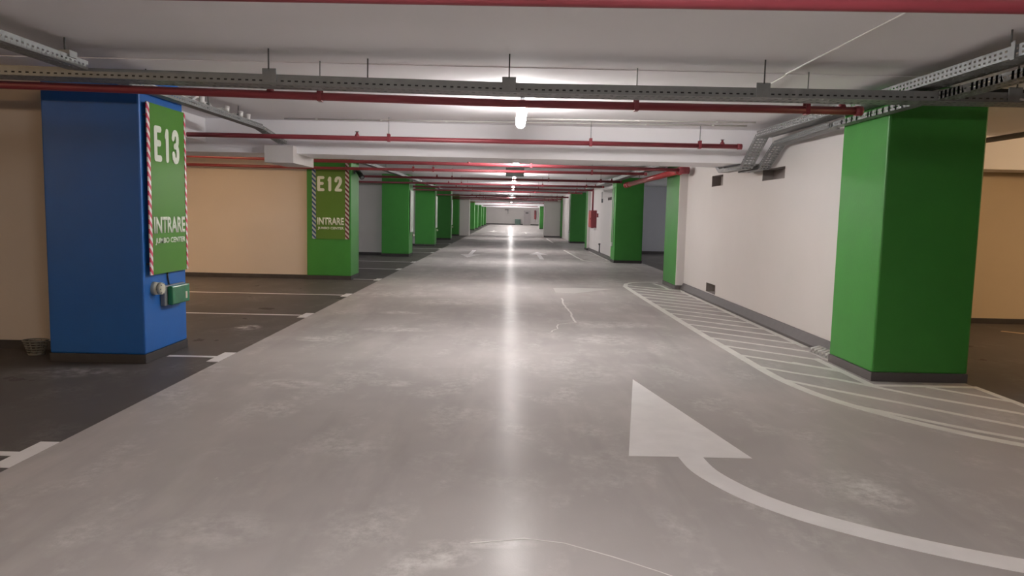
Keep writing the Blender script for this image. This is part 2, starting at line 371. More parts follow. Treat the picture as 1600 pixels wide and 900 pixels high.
lamp('bay_light', 8.7, 7.9, 'tube_warm', 'warm tube lamp in the right side bay before the ochre wall', 'warm tube lamps in the side bays')

# ---------------------------------------------------------------- red sprinkler pipes
def hanger(parent, x, y, z, r, top):
    bm = BM(); n = 14
    box(bm, x-0.018, x+0.018, y-r-0.006, y-r, z-r, z+r+0.03); box(bm, x-0.018, x+0.018, y+r, y+r+0.006, z-r, z+r+0.03)
    box(bm, x-0.018, x+0.018, y-r-0.006, y+r+0.006, z-r-0.007, z-r+0.001); box(bm, x-0.018, x+0.018, y-r-0.006, y+r+0.006, z+r+0.026, z+r+0.034)
    c = obj('pipe_hanger', bm, 'red', parent)
    bm = BM(); tube(bm, [(x, y, z+r+0.03), (x, y, top)], 0.005, 6); obj('threaded_rod', bm, 'galv', c)
def sprinkler(parent, x, y, z, r):
    bm = BM(); tube(bm, [(x, y, z+r*0.6), (x, y, z+r+0.012), (x, y, z+r+0.03), (x, y, z+r+0.05)], [0.035, 0.028, 0.016, 0.012], 10)
    c = obj('sprinkler_head', bm, 'red', parent)
    bm = BM(); tube(bm, [(x, y, z+r+0.052), (x, y, z+r+0.056)], 0.026, 12); tube(bm, [(x-0.012, y, z+r+0.03), (x-0.012, y, z+r+0.053)], 0.003, 5); tube(bm, [(x+0.012, y, z+r+0.03), (x+0.012, y, z+r+0.053)], 0.003, 5)
    obj('deflector', bm, 'darksteel', c)
def pipe(y, pts, r, label, group, m='red', hang=(-1.63, 1.05, 2.5), spr=(-2.05, 2.8)):
    zc = sum(p[1] for p in pts)/len(pts)
    t = thing('sprinkler_pipe', label, 'pipe', (0, y, zc - r), group)
    bm = BM(); tube(bm, [(x, y, z) for x, z in pts], r, 16); obj('tube', bm, m, t)
    xe, ze = pts[-1]
    bm = BM(); tube(bm, [(xe-0.05, y, ze), (xe+0.01, y, ze)], r*1.22, 16); obj('end_cap', bm, m, t)
    def zz(x):
        for (a, za), (b, zb) in zip(pts, pts[1:]):
            if a <= x <= b: return za + (zb-za)*(x-a)/(b-a)
        return ze
    top = CEIL - (0.013 if y > 6.5 else 0.001)
    for x in hang: hanger(t, x, y, zz(x), r, top)
    for x in spr: sprinkler(t, x, y, zz(x), r)
    return t
G = 'red sprinkler pipes crossing the aisle'
pipe(3.3, [(-5.5, 2.39), (0, 2.42), (2.2, 2.437), (6.0, 2.46)], 0.030, 'red pipe crossing the very top edge of the photo, nearest the camera', G, hang=(-2.6, 2.75), spr=(1.2,))
pipe(6.42, [(-5.9, 2.50), (-4.3, 2.493), (-2.0, 2.46), (0, 2.434), (2.96, 2.436)], 0.034, 'dark red pipe just under the galvanised cable tray that crosses the aisle', G)
pipe(10.0, [(-5.9, 2.46), (-3, 2.457), (3.05, 2.458)], 0.031, 'red pipe crossing in front of the first dropped ceiling beam', G)
pipe(15.0, [(-9, 2.56), (-3.88, 2.476), (0.02, 2.47), (3.5, 2.45)], 0.034, 'red pipe right behind the dropped beam, joined to the thick red pipe', G, hang=(0.4,), spr=(-0.85,))
pipe(15.75, [(-9, 2.40), (-4, 2.375), (2.85, 2.40)], 0.030, 'red pipe passing over the top of the E12 banner', G, hang=(-2.05, -1.63, 1.7), spr=())
for y, l in [(20.8, 'red pipe just beneath the hanging green-grey sign box'), (24.75, 'red pipe crossing in front of the column top behind the E12 one'),
             (28.2, 'thin dark red pipe between the two lamp dots and the far pipes'), (32.1, 'red pipe crossing just before the hose cabinet wall ends')]:
    pipe(y, [(-6 if y < 28 else -4.9, 2.455), (3.08, 2.455)], 0.033, l, G)
for y, z in [(40.0, 2.45), (45.0, 2.45), (49.0, 2.44), (57.0, 2.44), (63.0, 2.44), (76.5, 2.42), (84.5, 2.42)]:
    pipe(y, [(-3.05 if y > 64 else -4.8, z), (3.1, z)], 0.035, 'thin distant red pipe in the far cluster of ceiling pipes over the aisle', 'distant red pipes')
# thick red main pipe
t = thing('main_pipe', 'thick bright red pipe slanting away above the dark side opening', 'pipe', (3.58, 18.7, 2.28))
a, b = Vector((3.40, 15.0, 2.44)), Vector((3.27, 21.2, 2.385))
bm = BM(); tube(bm, [a, b], 0.062, 20); obj('tube', bm, 'bright_red', t)
d = (b-a).normalized()
for s in (0.15, 5.75, 6.15):
    bm = BM(); tube(bm, [a+d*(s-0.06), a+d*(s+0.06)], 0.078, 20); obj('coupling', bm, 'bright_red', t)
bm = BM(); tube(bm, [(3.56, 15.0, 2.445), (3.36, 15.0, 2.445)], 0.07, 14); obj('elbow', bm, 'red', t)
for s in (1.5, 4.3):
    p = a+d*s; bm = BM(); tube(bm, [p+Vector((0,0,0.05)), (p.x, p.y, CEIL-0.013)], 0.007, 6); obj('threaded_rod', bm, 'galv', t)

# ---------------------------------------------------------------- cable trays (perforated steel)
def perf(bm, p0, p1, up, h, rows, period=0.055, slot=0.026):
    p0, p1, up = Vector(p0), Vector(p1), Vector(up)
    L = (p1-p0).length; d = (p1-p0)/L; n = max(1, int(L/period)); period = L/n
    bands = [0.0]
    for a, b in rows: bands += [a, b]
    bands.append(1.0)
    def q(s0, s1, a, b):
        bm.faces.new([bm.verts.new(p0 + d*s + up*(h*v)) for s, v in ((s0, a), (s1, a), (s1, b), (s0, b))])
    for k in range(n):
        s = k*period
        q(s, s+period-slot, 0, 1)
        for i in range(0, len(bands), 2): q(s+period-slot, s+period, bands[i], bands[i+1])
def tray_mesh(p0, p1, across, wd, h, rows=((0.40, 0.58),), bottom_rows=((0.2, 0.3), (0.7, 0.8)), side_rows_b=None):
    """U-shaped tray from p0 to p1 (first bottom edge); across = unit vector to its other edge."""
    bm = BM(); p0, p1, ac = Vector(p0), Vector(p1), Vector(across)
    up = (p1-p0).normalized().cross(ac); up = up if up.z > 0 else -up
    perf(bm, p0, p1, up, h, rows)
    perf(bm, p0+ac*wd, p1+ac*wd, up, h, ())
    perf(bm, p0, p1, ac, wd, bottom_rows)
    bmesh.ops.remove_doubles(bm, verts=bm.verts, dist=1e-5)
    return bm
def tray_part(parent, name, *a, **k):
    bm = tray_mesh(*a, **k)
    o = obj(name, bm, k.get('m', 'galv') if False else 'galv', parent)
    s = o.modifiers.new('sheet', 'SOLIDIFY'); s.thickness = 0.002
    return o
def tray_hanger(parent, x0, x1, y0, y1, z0, z1, rx, ry):
    bm = BM(); box(bm, x0, x1, y0, y1, z0, z1); c = obj('bracket', bm, 'galv', parent, bevel=0.002)
    bm = BM(); tube(bm, [(rx, ry, z1-0.01), (rx, ry, CEIL-(0.013 if ry > 6.5 else 0.001))], 0.006, 6); obj('threaded_rod', bm, 'darksteel', c)
# tray across the aisle
t = thing('cable_tray', 'perforated galvanised cable tray crossing the aisle above the front red pipe', 'cable tray', (0, 6.15, 2.455))
pts = [(-5.6, 2.525), (-2.2, 2.485), (0.2, 2.458), (5.6, 2.475)]
for (xa, za), (xb, zb) in zip(pts, pts[1:]):
    tray_part(t, 'tray_section', (xa, 6.0, za), (xb, 6.0, zb), (0, 1, 0), 0.26, 0.075, rows=((0.26, 0.42),))
for x, z in ((-1.92, 2.50), (-0.03, 2.475), (1.98, 2.475), (3.98, 2.485)):
    tray_hanger(t, x-0.055, x+0.055, 5.985, 5.997, z-0.01, z+0.10, x, 5.975)
tray_hanger(t, -1.21, -1.19, 6.262, 6.272, 2.49, 2.56, -1.2, 6.278)
# trays along the aisle, right
t = thing('cable_tray', 'upper perforated tray running along the right side of the aisle with two rows of slots', 'cable tray', (3.32, 5, 2.57), 'cable trays beside the right columns')
two = ((0.20, 0.36), (0.60, 0.76))
tray_part(t, 'tray_section', (3.24, -1, 2.575), (3.22, 9.9, 2.575), (1, 0, 0), 0.2, 0.08, rows=two)
tray_part(t, 'bent_section', (3.22, 9.9, 2.575), (3.20, 10.45, 2.20), (1, 0, 0), 0.16, 0.06, rows=two, bottom_rows=((0.1, 0.3), (0.4, 0.6), (0.7, 0.9)))
tray_part(t, 'tray_section', (3.20, 10.45, 2.20), (3.18, 11.5, 2.20), (1, 0, 0), 0.16, 0.05)
tray_part(t, 'bent_section', (3.18, 11.5, 2.20), (3.12, 12.1, 2.56), (1, 0, 0), 0.16, 0.06)
tray_part(t, 'tray_section', (3.12, 12.1, 2.56), (3.0, 33.0, 2.56), (1, 0, 0), 0.2, 0.08, rows=two)
for y in (4.9, 7.2): tray_hanger(t, 3.212, 3.217, y-0.02, y+0.02, 2.56, 2.68, 3.2, y)
t = thing('cable_tray', 'lower narrow tray along the right side, ending at the crossing tray by the camera', 'cable tray', (3.38, 3, 2.47), 'cable trays beside the right columns')
tray_part(t, 'tray_section', (3.36, -1, 2.475), (3.36, 5.97, 2.475), (1, 0, 0), 0.15, 0.06)
tray_hanger(t, 3.34, 3.358, 4.85, 4.95, 2.46, 2.55, 3.35, 4.9)
t = thing('cable_tray', 'lower narrow tray passing the top of the large right green column', 'cable tray', (3.38, 8.5, 2.47), 'cable trays beside the right columns')
tray_part(t, 'tray_section', (3.33, 6.33, 2.475), (3.33, 8.0, 2.475), (1, 0, 0), 0.10, 0.05)
tray_part(t, 'tray_section', (3.33, 8.0, 2.475), (3.45, 9.9, 2.475), (1, 0, 0), 0.15, 0.06)
tray_part(t, 'bent_section', (3.45, 9.9, 2.475), (3.45, 10.45, 2.20), (1, 0, 0), 0.15, 0.06, bottom_rows=((0.1, 0.3), (0.4, 0.6), (0.7, 0.9)))
tray_part(t, 'tray_section', (3.45, 10.45, 2.20), (3.45, 11.4, 2.20), (1, 0, 0), 0.15, 0.05)
# left
t = thing('cable_tray', 'tray along the left side of the aisle before the crossing tray, above the cream wall', 'cable tray', (-3.36, 3, 2.54), 'cable trays beside the left columns')
tray_part(t, 'tray_section', (-3.33, -1, 2.55), (-3.33, 5.97, 2.55), (-1, 0, 0), 0.16, 0.07)
for y in (4.4, 5.75): tray_hanger(t, -3.40, -3.315, y-0.05, y+0.05, 2.60, 2.65, -3.38, y)
t = thing('cable_tray', 'tray with white cables running from the blue column to the dropped beam', 'cable tray', (-3.36, 8.5, 2.54), 'cable trays beside the left columns')
tray_part(t, 'tray_section', (-3.32, 6.33, 2.545), (-3.28, 9.95, 2.545), (-1, 0, 0), 0.11, 0.06)
tray_part(t, 'bent_section', (-3.28, 9.95, 2.545), (-3.10, 10.38, 2.39), (-1, 0, 0), 0.11, 0.05)
for y in (6.9, 8.3, 9.2): tray_hanger(t, -3.345, -3.312, y-0.015, y+0.015, 2.55, 2.64, -3.33, y)
t = thing('cable_tray', 'tray along the left side beyond the dropped beam, passing the E12 column', 'cable tray', (-3.3, 20, 2.5), 'cable trays beside the left columns')
tray_part(t, 'tray_section', (-3.18, 11.15, 2.52), (-3.0, 33.0, 2.52), (-1, 0, 0), 0.14, 0.06)
for y in (13.4, 19.0, 26.5): tray_hanger(t, -3.18, -3.155, y-0.015, y+0.015, 2.53, 2.60, -3.165, y)
# cables
def cable(name, paths, r, m, label, cat='cable', group=None):
    bm = BM()
    for p in paths: tube(bm, p, r, 6)
    return single(name, bm, m, label, cat, group)
def wob(x, y0, y1, z, amp, n, zamp=0.0, ph=0):
    return [(x + amp*math.sin(ph+i*1.7), y0+(y1-y0)*i/n, z + zamp*abs(math.sin(ph+i*0.9))) for i in range(n+1)]
cable('tray_cable', [wob(-3.345, 6.4, 9.9, 2.612, 0.010, 24)], 0.011, 'paleconduit', 'thick white cable lying in the left tray next to the blue column', group='white cables in the left tray')
cable('tray_cable', [wob(-3.385, 6.5, 9.6, 2.605, 0.005, 24, 0.05, 1)], 0.008, 'cable_grey', 'looping pale cable in the left tray behind the blue column', group='white cables in the left tray')
cable('tray_cable', [[(-3.35, 7.9, 2.60), (-3.33, 8.0, 2.66), (-3.34, 8.15, 2.67), (-3.36, 8.3, 2.62), (-3.35, 8.45, 2.595)]], 0.012, 'paleconduit', 'white cable loop rising out of the left tray right of the E13 banner', group='white cables in the left tray')
for i, y in enumerate((8.05, 8.75, 9.2, 9.45)):
    bm = BM(); tube(bm, [(-3.30, y, 2.605), (-3.30, y+0.01, 2.67)], 0.028, 12)
    single('junction_box', bm, 'paleconduit', ['round white junction box on the left tray nearest the E13 banner', 'second round white junction box on the left tray from the banner', 'third round white junction box on the left tray, one of a close pair', 'white junction box on the left tray farthest from the blue column'][i], 'junction box', 'junction boxes on the left tray')
for i in range(3):
    cable('tray_cable', [[(3.3+0.04*i, 6.5+0.1*i, 2.60), (3.42, 6.42+0.05*i, 2.57-0.01*i), (3.7+0.1*i, 6.2, 2.575+0.012*i), (4.2+0.15*i, 6.15+0.03*i, 2.56+0.015*i), (5.2, 6.15+0.03*i, 2.50+0.014*i)]], 0.014, 'blackplastic', 'black cable spilling from the right trays onto the crossing tray over the green column', group='black cables over the right green column')
cable('tray_cable', [[(3.35, 6.6, 2.60), (3.75, 6.25, 2.62), (3.82, 6.2, 2.58), (3.70, 6.12, 2.53), (3.45, 6.1, 2.50)]], 0.014, 'paleconduit', 'white cable bending down onto the crossing tray above the large green column')
cable('tray_cable', [[(4.0, 5.96, 2.49), (4.15, 5.95, 2.46), (4.3, 5.95, 2.475), (4.6, 5.95, 2.50)]], 0.010, 'paleconduit', 'white cable end curling under the crossing tray at the right photo edge')
cable('ceiling_cable', [[(-3.5, 7.05, CEIL-0.02), (0, 7.3, CEIL-0.02), (3.3, 7.55, CEIL-0.02)]], 0.006, 'blackplastic', 'thin black cable fixed straight across the ceiling above the crossing tray')
cable('ceiling_cable', [[(2.32, 3.6, CEIL-0.008), (2.33, 6.49, CEIL-0.008)], [(2.33, 6.45, CEIL-0.018), (2.36, 7.4, CEIL-0.018)]], 0.006, 'paleconduit', 'thin white cable running lengthwise on the ceiling at the upper right')
def conduit(pts, label):
    t = thing('ceiling_conduit', label, 'conduit', (pts[0][0], pts[0][1], CEIL-0.035), 'white conduits on the ceiling')
    bm = BM(); tube(bm, pts, 0.010, 8); obj('tube', bm, 'paleconduit', t)
    a, b = Vector(pts[0]), Vector(pts[-1])
    n = int((b-a).length/0.8)
    for k in range(1, n+1):
        p = a + (b-a)*(k-0.5)/n
        bm = BM(); box(bm, p.x-0.012, p.x+0.012, p.y-0.015, p.y+0.015, p.z-0.013, CEIL-0.013); obj('clip', bm, 'paleconduit', t)
zc = CEIL-0.024
conduit([(-3.1, 10.3, zc), (3.1, 9.95, zc)], 'long thin white conduit across the ceiling just before the dropped beam')
conduit([(0.15, 9.75, zc), (3.1, 9.6, zc)], 'short white conduit starting at the big lamp, parallel to the long one')

# ---------------------------------------------------------------- lettering
def text_bm(txt, width, height, bold):
    """Upright letters in the XZ plane, lower left corner at the origin, fitted to width x height."""
    cu = bpy.data.curves.new('lettering', 'FONT'); cu.body = txt; cu.size = 1.0; cu.offset = bold; cu.extrude = 0.0; cu.resolution_u = 3
    o = bpy.data.objects.new('lettering', cu); C.objects.link(o)
    dg = bpy.context.evaluated_depsgraph_get()
    me = bpy.data.meshes.new_from_object(o.evaluated_get(dg))
    bpy.data.objects.remove(o)
    bm = BM(); bm.from_mesh(me); bpy.data.meshes.remove(me)
    xs = [v.co.x for v in bm.verts]; ys = [v.co.y for v in bm.verts]
    x0, x1, y0, y1 = min(xs), max(xs), min(ys), max(ys)
    for v in bm.verts: v.co = Vector(((v.co.x-x0)/(x1-x0)*width, 0, (v.co.y-y0)/(y1-y0)*height))
    r = bmesh.ops.extrude_face_region(bm, geom=bm.faces[:])
    bmesh.ops.translate(bm, verts=[g for g in r['geom'] if isinstance(g, bmesh.types.BMVert)], vec=(0, -0.0015, 0))
    return bm
GLYPH = {
 'E': [[(0.9, 1), (0.1, 1), (0.1, 0), (0.9, 0)], [(0.1, 0.52), (0.78, 0.52)]],
 '1': [[(0.28, 0.80), (0.62, 0.97), (0.62, 0)]],
 '2': [[(0.08, 0.74), (0.14, 0.90), (0.30, 0.985), (0.5, 1), (0.70, 0.985), (0.86, 0.90), (0.92, 0.74), (0.86, 0.58), (0.62, 0.38), (0.34, 0.20), (0.12, 0.0), (0.94, 0.0)]],
 '3': [[(0.08, 0.80), (0.16, 0.92), (0.32, 0.99), (0.5, 1), (0.70, 0.98), (0.85, 0.88), (0.88, 0.74), (0.80, 0.60), (0.62, 0.53), (0.42, 0.52)],
       [(0.62, 0.53), (0.82, 0.46), (0.92, 0.30), (0.88, 0.13), (0.72, 0.02), (0.5, 0), (0.30, 0.01), (0.14, 0.09), (0.07, 0.22)]]}
def glyph_bm(txt, width, height, th):
    bm = BM(); n = len(txt); ws = [0.62 if c == '1' else 1.0 for c in txt]; tot = sum(ws); gap = width*0.075
    unit = (width - gap*(n-1))/tot; x = 0
    cnt = [0]
    def slab(pts):
        cnt[0] += 1
        prism_pts = [bm.verts.new((p[0], -0.0015 - 0.00012*cnt[0], p[1])) for p in pts]; back = [bm.verts.new((p[0], 0, p[1])) for p in pts]
        bm.faces.new(prism_pts); bm.faces.new(back[::-1])
        for i in range(len(pts)): bm.faces.new((prism_pts[i], prism_pts[(i+1) % len(pts)], back[(i+1) % len(pts)], back[i]))
    for c, wd in zip(txt, ws):
        w_ = unit*wd; r = th/2
        for st in GLYPH[c]:
            P = [Vector((x + r + (w_-2*r)*a, r + (height-2*r)*b)) for a, b in st]
            for p in P: slab([(p.x + r*math.cos(2*PI*k/12), p.y + r*math.sin(2*PI*k/12)) for k in range(12)])
            for a, b in zip(P, P[1:]):
                d = (b-a).normalized(); nn = Vector((-d.y, d.x))*r; slab([a-nn, b-nn, b+nn, a+nn])
        x += w_ + gap
    return bm
def place_text(parent, txt, u0, u1, z0, z1, plane, face, bold, name='lettering', m='letter'):
    bm = glyph_bm(txt, u1-u0, z1-z0, 0.062) if txt in ('E13', 'E12') else text_bm(txt, u1-u0, z1-z0, bold)
    if plane == 'front':                       # facing the camera (towards -Y)
        bmesh.ops.translate(bm, verts=bm.verts, vec=(u0, face, z0))
    else:                                      # facing +X, letters run along +Y
        for v in bm.verts: v.co = Vector((face - v.co.y, u0 + v.co.x, z0 + v.co.z))
    return obj(name, bm, m, parent)

# banner E13 on the blue column's aisle side
t = thing('banner', 'green banner reading E13 with red and white taped edges on the blue column', 'banner', (-3.39, 7.45, 0.84))
bm = BM(); box(bm, -3.412, -3.406, 7.10, 7.84, 0.845, 2.47); obj('panel', bm, 'banner_green', t)
for y0, y1 in ((7.05, 7.10), (7.84, 7.875)):
    bm = BM(); box(bm, -3.414, -3.402, y0, y1, 0.845, 2.47); obj('edge_tape', bm, 'tape_red', t)
place_text(t, 'E13', 7.17, 7.72, 1.93, 2.27, 'side', -3.405, 0.05)
place_text(t, 'INTRARE', 7.14, 7.82, 1.24, 1.40, 'side', -3.405, 0.032)
place_text(t, 'JUMBO CENTER', 7.16, 7.82, 1.125, 1.195, 'side', -3.405, 0.032)
for z in (0.95, 2.35):
    for y in (7.07, 7.83):
        bm = BM(); tube(bm, [(-3.45, y, z), (-3.412, y, z)], 0.008, 8); obj('standoff', bm, 'darksteel', t)
# banner E12 on the next column's front
t = thing('banner', 'olive green banner reading E12 with blue and maroon taped edges on the green column', 'banner', (-3.87, 16.03, 0.87))
bm = BM(); box(bm, -4.17, -3.54, 16.035, 16.045, 0.88, 2.42); obj('panel', bm, 'banner_olive', t)
bm = BM(); box(bm, -4.25, -4.17, 16.03, 16.046, 0.88, 2.42); obj('edge_tape', bm, 'tape_blue', t)
bm = BM(); box(bm, -3.54, -3.46, 16.03, 16.046, 0.88, 2.50); obj('edge_tape', bm, 'tape_maroon', t)
place_text(t, 'E12', -4.15, -3.60, 1.90, 2.22, 'front', 16.034, 0.05)
place_text(t, 'INTRARE', -4.14, -3.57, 1.185, 1.34, 'front', 16.034, 0.032)
place_text(t, 'JUMBO CENTER', -4.13, -3.57, 1.075, 1.14, 'front', 16.034, 0.032)
# pale banners on the aisle sides of the following columns, seen almost edge-on
for x, y, l in ((-3.38, 25.0, 'pale taped banner on the aisle side of the green column behind E12'),
                (-3.33, 33.0, 'pale banner on the aisle side of the fourth left column'),
                (-3.30, 41.6, 'pale banner on the aisle side of the fifth left column')):
    t = thing('banner', l, 'banner', (x+0.03, y+0.45, 0.8), 'pale banners on the far left columns')
    bm = BM(); box(bm, x+0.03, x+0.037, y+0.12, y+0.80, 0.82, 2.22); obj('panel', bm, 'pale_banner', t)
    for a, b in ((0.07, 0.12), (0.80, 0.85)):
        bm = BM(); box(bm, x+0.028, x+0.04, y+a, y+b, 0.82, 2.22); obj('edge_tape', bm, 'paleconduit', t)
    for z in (0.95, 2.1):
        bm = BM(); tube(bm, [(x, y+0.5, z), (x+0.03, y+0.5, z)], 0.012, 8); obj('standoff', bm, 'darksteel', t)
    bm = BM(); tube(bm, [(x, y+0.85, 0.70), (x+0.07, y+0.85, 0.70)], [0.05, 0.035], 12)
    single('wall_sounder', bm, 'cream_plastic', 'small cream sounder below the pale banner of ' + {25.0: 'the column behind E12', 33.0: 'the fourth left column', 41.6: 'the fifth left column'}[y], 'sounder', 'cream sounders on columns')

# sounder and green box on the blue column
t = thing('wall_sounder', 'round ribbed cream sounder on the blue column under the E13 banner corner', 'sounder', (-3.41, 7.19, 0.64), 'cream sounders on columns')
bm = BM(); tube(bm, [(-3.45, 7.19, 0.705), (-3.40, 7.19, 0.705)], [0.066, 0.06], 20); obj('base', bm, 'cream_plastic', t)
bm = BM(); tube(bm, [(-3.40, 7.19, 0.705), (-3.39, 7.19, 0.705), (-3.385, 7.19, 0.705), (-3.36, 7.19, 0.705), (-3.35, 7.19, 0.705)], [0.052, 0.052, 0.062, 0.058, 0.035], 20); obj('horn', bm, 'cream_plastic', t)
bm = BM()
for k in range(8):
    a = k*PI/4; box(bm, -3.398, -3.352, 7.19+0.05*math.cos(a)-0.005, 7.19+0.05*math.cos(a)+0.005, 0.705+0.05*math.sin(a)-0.005, 0.705+0.05*math.sin(a)+0.005)
obj('grille_rib', bm, 'greyplastic', t)
t = thing('emergency_light', 'grey box with green translucent cover on the blue column below the E13 banner', 'emergency light', (-3.41, 7.55, 0.51))
bm = BM(); box(bm, -3.45, -3.40, 7.32, 7.78, 0.515, 0.715); obj('housing', bm, 'greyplastic', t, bevel=0.01)
bm = BM(); box(bm, -3.401, -3.345, 7.37, 7.77, 0.52, 0.71); obj('cover', bm, 'green_plastic', t, bevel=0.014)
bm = BM(); box(bm, -3.346, -3.342, 7.66, 7.70, 0.56, 0.63); obj('indicator', bm, 'cream_plastic', t)
cable('lead', [[(-3.44, 7.47, 0.86), (-3.44, 7.475, 0.79), (-3.44, 7.50, 0.715)]], 0.008, 'blackplastic', 'short dark lead between the E13 banner and the green box')
# camera by E12 column
t = thing('security_camera', 'dark camera on a bracket at the top right edge of the E12 column', 'camera', (-3.32, 16.4, 2.26))
bm = BM(); box(bm, -3.42, -3.39, 16.3, 16.4, 2.30, 2.40); obj('wall_plate', bm, 'darksteel', t)
bm = BM(); tube(bm, [(-3.39, 16.35, 2.36), (-3.33, 16.35, 2.37), (-3.30, 16.35, 2.34)], 0.015, 8); obj('bracket', bm, 'darksteel', t)
bm = BM(); tube(bm, [(-3.36, 16.45, 2.37), (-3.22, 16.25, 2.22)], [0.05, 0.055], 14); obj('body', bm, 'blackplastic', t)
bm = BM(); tube(bm, [(-3.222, 16.252, 2.222), (-3.215, 16.243, 2.213)], 0.035, 14); obj('lens', bm, 'greyplastic', t)
# conduit and socket on right columns
for x, y, l in ((3.38, 24.35, 'pale conduit with socket on the aisle face of the green column before the hose cabinet'), (3.28, 40.9, 'pale conduit with socket on the aisle face of the dark green column past the cabinet')):
    t = thing('wall_conduit', l, 'conduit', (x-0.02, y, 0.5))
    bm = BM(); tube(bm, [(x-0.015, y, 0.65), (x-0.015, y, 2.45)], 0.014, 8); obj('tube', bm, 'cable_grey', t)
    bm = BM(); box(bm, x-0.05, x, y-0.06, y+0.06, 0.52, 0.66); obj('socket_box', bm, 'paleconduit', t, bevel=0.008)

# ---------------------------------------------------------------- hanging sign boxes
def hang_sign(y, label):
    t = thing('hanging_sign', label, 'sign', (0.10, y, 2.45), 'hanging sign boxes over the aisle')
    bm = BM(); box(bm, -0.13, 0.33, y, y+0.09, 2.45, 2.665); obj('housing', bm, 'greyplastic', t, bevel=0.006)
    bm = BM(); box(bm, -0.115, 0.315, y-0.004, y+0.001, 2.465, 2.65); obj('face', bm, 'signgreen', t)
    for x in (-0.05, 0.25):
        bm = BM(); tube(bm, [(x, y+0.045, 2.66), (x, y+0.045, CEIL-0.013)], 0.006, 6); obj('rod', bm, 'galv', t)
hang_sign(18.9, 'green-grey hanging sign box over the aisle, seen just behind the dropped beam')
hang_sign(46.8, 'tiny distant sign box hanging over the aisle near the far lamps')

# ---------------------------------------------------------------- hose cabinets
t = thing('hose_cabinet', 'red fire hose cabinet on the white wall between two right green columns', 'fire cabinet', (3.36, 30.3, 1.03))
bm = BM(); box(bm, 3.25, 3.47, 29.85, 30.75, 1.03, 1.72); obj('cabinet_body', bm, 'red', t, bevel=0.01)
bm = BM(); box(bm, 3.235, 3.25, 29.88, 30.72, 1.06, 1.69); d = obj('door', bm, 'bright_red', t, bevel=0.004)
bm = BM(); box(bm, 3.22, 3.236, 29.95, 30.0, 1.35, 1.42); obj('handle', bm, 'darksteel', d)
bm = BM(); box(bm, 3.27, 3.37, 29.95, 30.05, 1.01, 1.03); obj('drain', bm, 'darksteel', t)
bm = BM(); tube(bm, [(3.37, 30.5, 1.72), (3.37, 30.5, 2.56), (3.37, 30.5, CEIL-0.013)], 0.035, 12)
single('riser_pipe', bm, 'red', 'vertical red riser pipe dropping to the fire hose cabinet', 'pipe')
bm = BM(); box(bm, 3.42, 3.47, 29.3, 29.5, 1.45, 1.6); single('call_point', bm, 'red', 'small red call point beside the fire hose cabinet', 'call point', bevel=0.006)
bm = BM(); box(bm, 3.42, 3.47, 28.0, 28.14, 2.0, 2.14); tube(bm, [(3.44, 28.07, 2.14), (3.44, 28.07, 2.4)], 0.01, 6)
single('wall_fitting', bm, 'greyplastic', 'small grey fitting high on the wall right of the hose cabinet', 'junction box')
bm = BM(); tube(bm, [(3.44, 28.4, 0.12), (3.44, 28.4, 0.42)], 0.02, 8); tube(bm, [(3.44, 28.4, 0.40), (3.44, 28.4, 0.46)], 0.04, 8)
single('floor_tap', bm, 'darksteel', 'short dark tap pipe standing at the foot of the hose cabinet wall', 'tap')
t = thing('hose_cabinet', 'distant slim red hose cabinet on the end wall right of the door', 'fire cabinet', (3.55, 105.85, 0.9))
bm = BM(); box(bm, 3.45, 3.66, 105.8, 106, 0.85, 2.1); obj('cabinet_body', bm, 'red', t)
bm = BM(); box(bm, 3.47, 3.64, 105.78, 105.8, 0.9, 1.5); obj('door', bm, 'bright_red', t)

# ---------------------------------------------------------------- end wall: door, box
bm = BM(); box(bm, 1.93, 2.85, 105.9, 105.99, 0.02, 2.05)
dr = struct('door_1', bm, 'door')
bm = BM(); box(bm, 1.87, 1.93, 105.88, 106, 0, 2.11); box(bm, 2.85, 2.91, 105.88, 106, 0, 2.11); box(bm, 1.87, 2.91, 105.88, 106, 2.05, 2.11)
obj('door_frame', bm, 'white_wall', dr)
bm = BM(); box(bm, 2.2, 2.6, 105.88, 105.9, 1.62, 1.78); obj('door_plate', bm, 'darksteel', dr)
bm = BM(); tube(bm, [(2.0, 105.9, 1.0), (2.0, 105.84, 1.0), (2.1, 105.84, 1.0)], 0.012, 8); obj('door_handle', bm, 'darksteel', dr)
t = thing('storage_bin', 'dark green box standing on the floor against the end wall left of the door', 'box', (1.1, 105.6, 0))
bm = BM(); box(bm, 0.72, 1.48, 105.3, 105.9, 0.04, 0.74); obj('bin_body', bm, 'signgreen', t, bevel=0.02)
bm = BM(); box(bm, 0.69, 1.51, 105.27, 105.93, 0.74, 0.80); obj('lid', bm, 'signgreen', t, bevel=0.02)
for x in (0.8, 1.4):
    bm = BM(); box(bm, x-0.04, x+0.04, 105.4, 105.8, 0, 0.041); obj('foot', bm, 'blackplastic', t)
t = thing('end_wall_bracket', 'small dark pipe bracket high on the end wall', 'bracket', (-0.4, 105.9, 1.5))
bm = BM(); box(bm, -0.75, -0.2, 105.85, 106, 2.06, 2.16); obj('bar', bm, 'darksteel', t)
bm = BM(); tube(bm, [(-0.3, 105.92, 2.08), (-0.3, 105.92, 1.55)], 0.04, 8); obj('drop_pipe', bm, 'greyplastic', t)

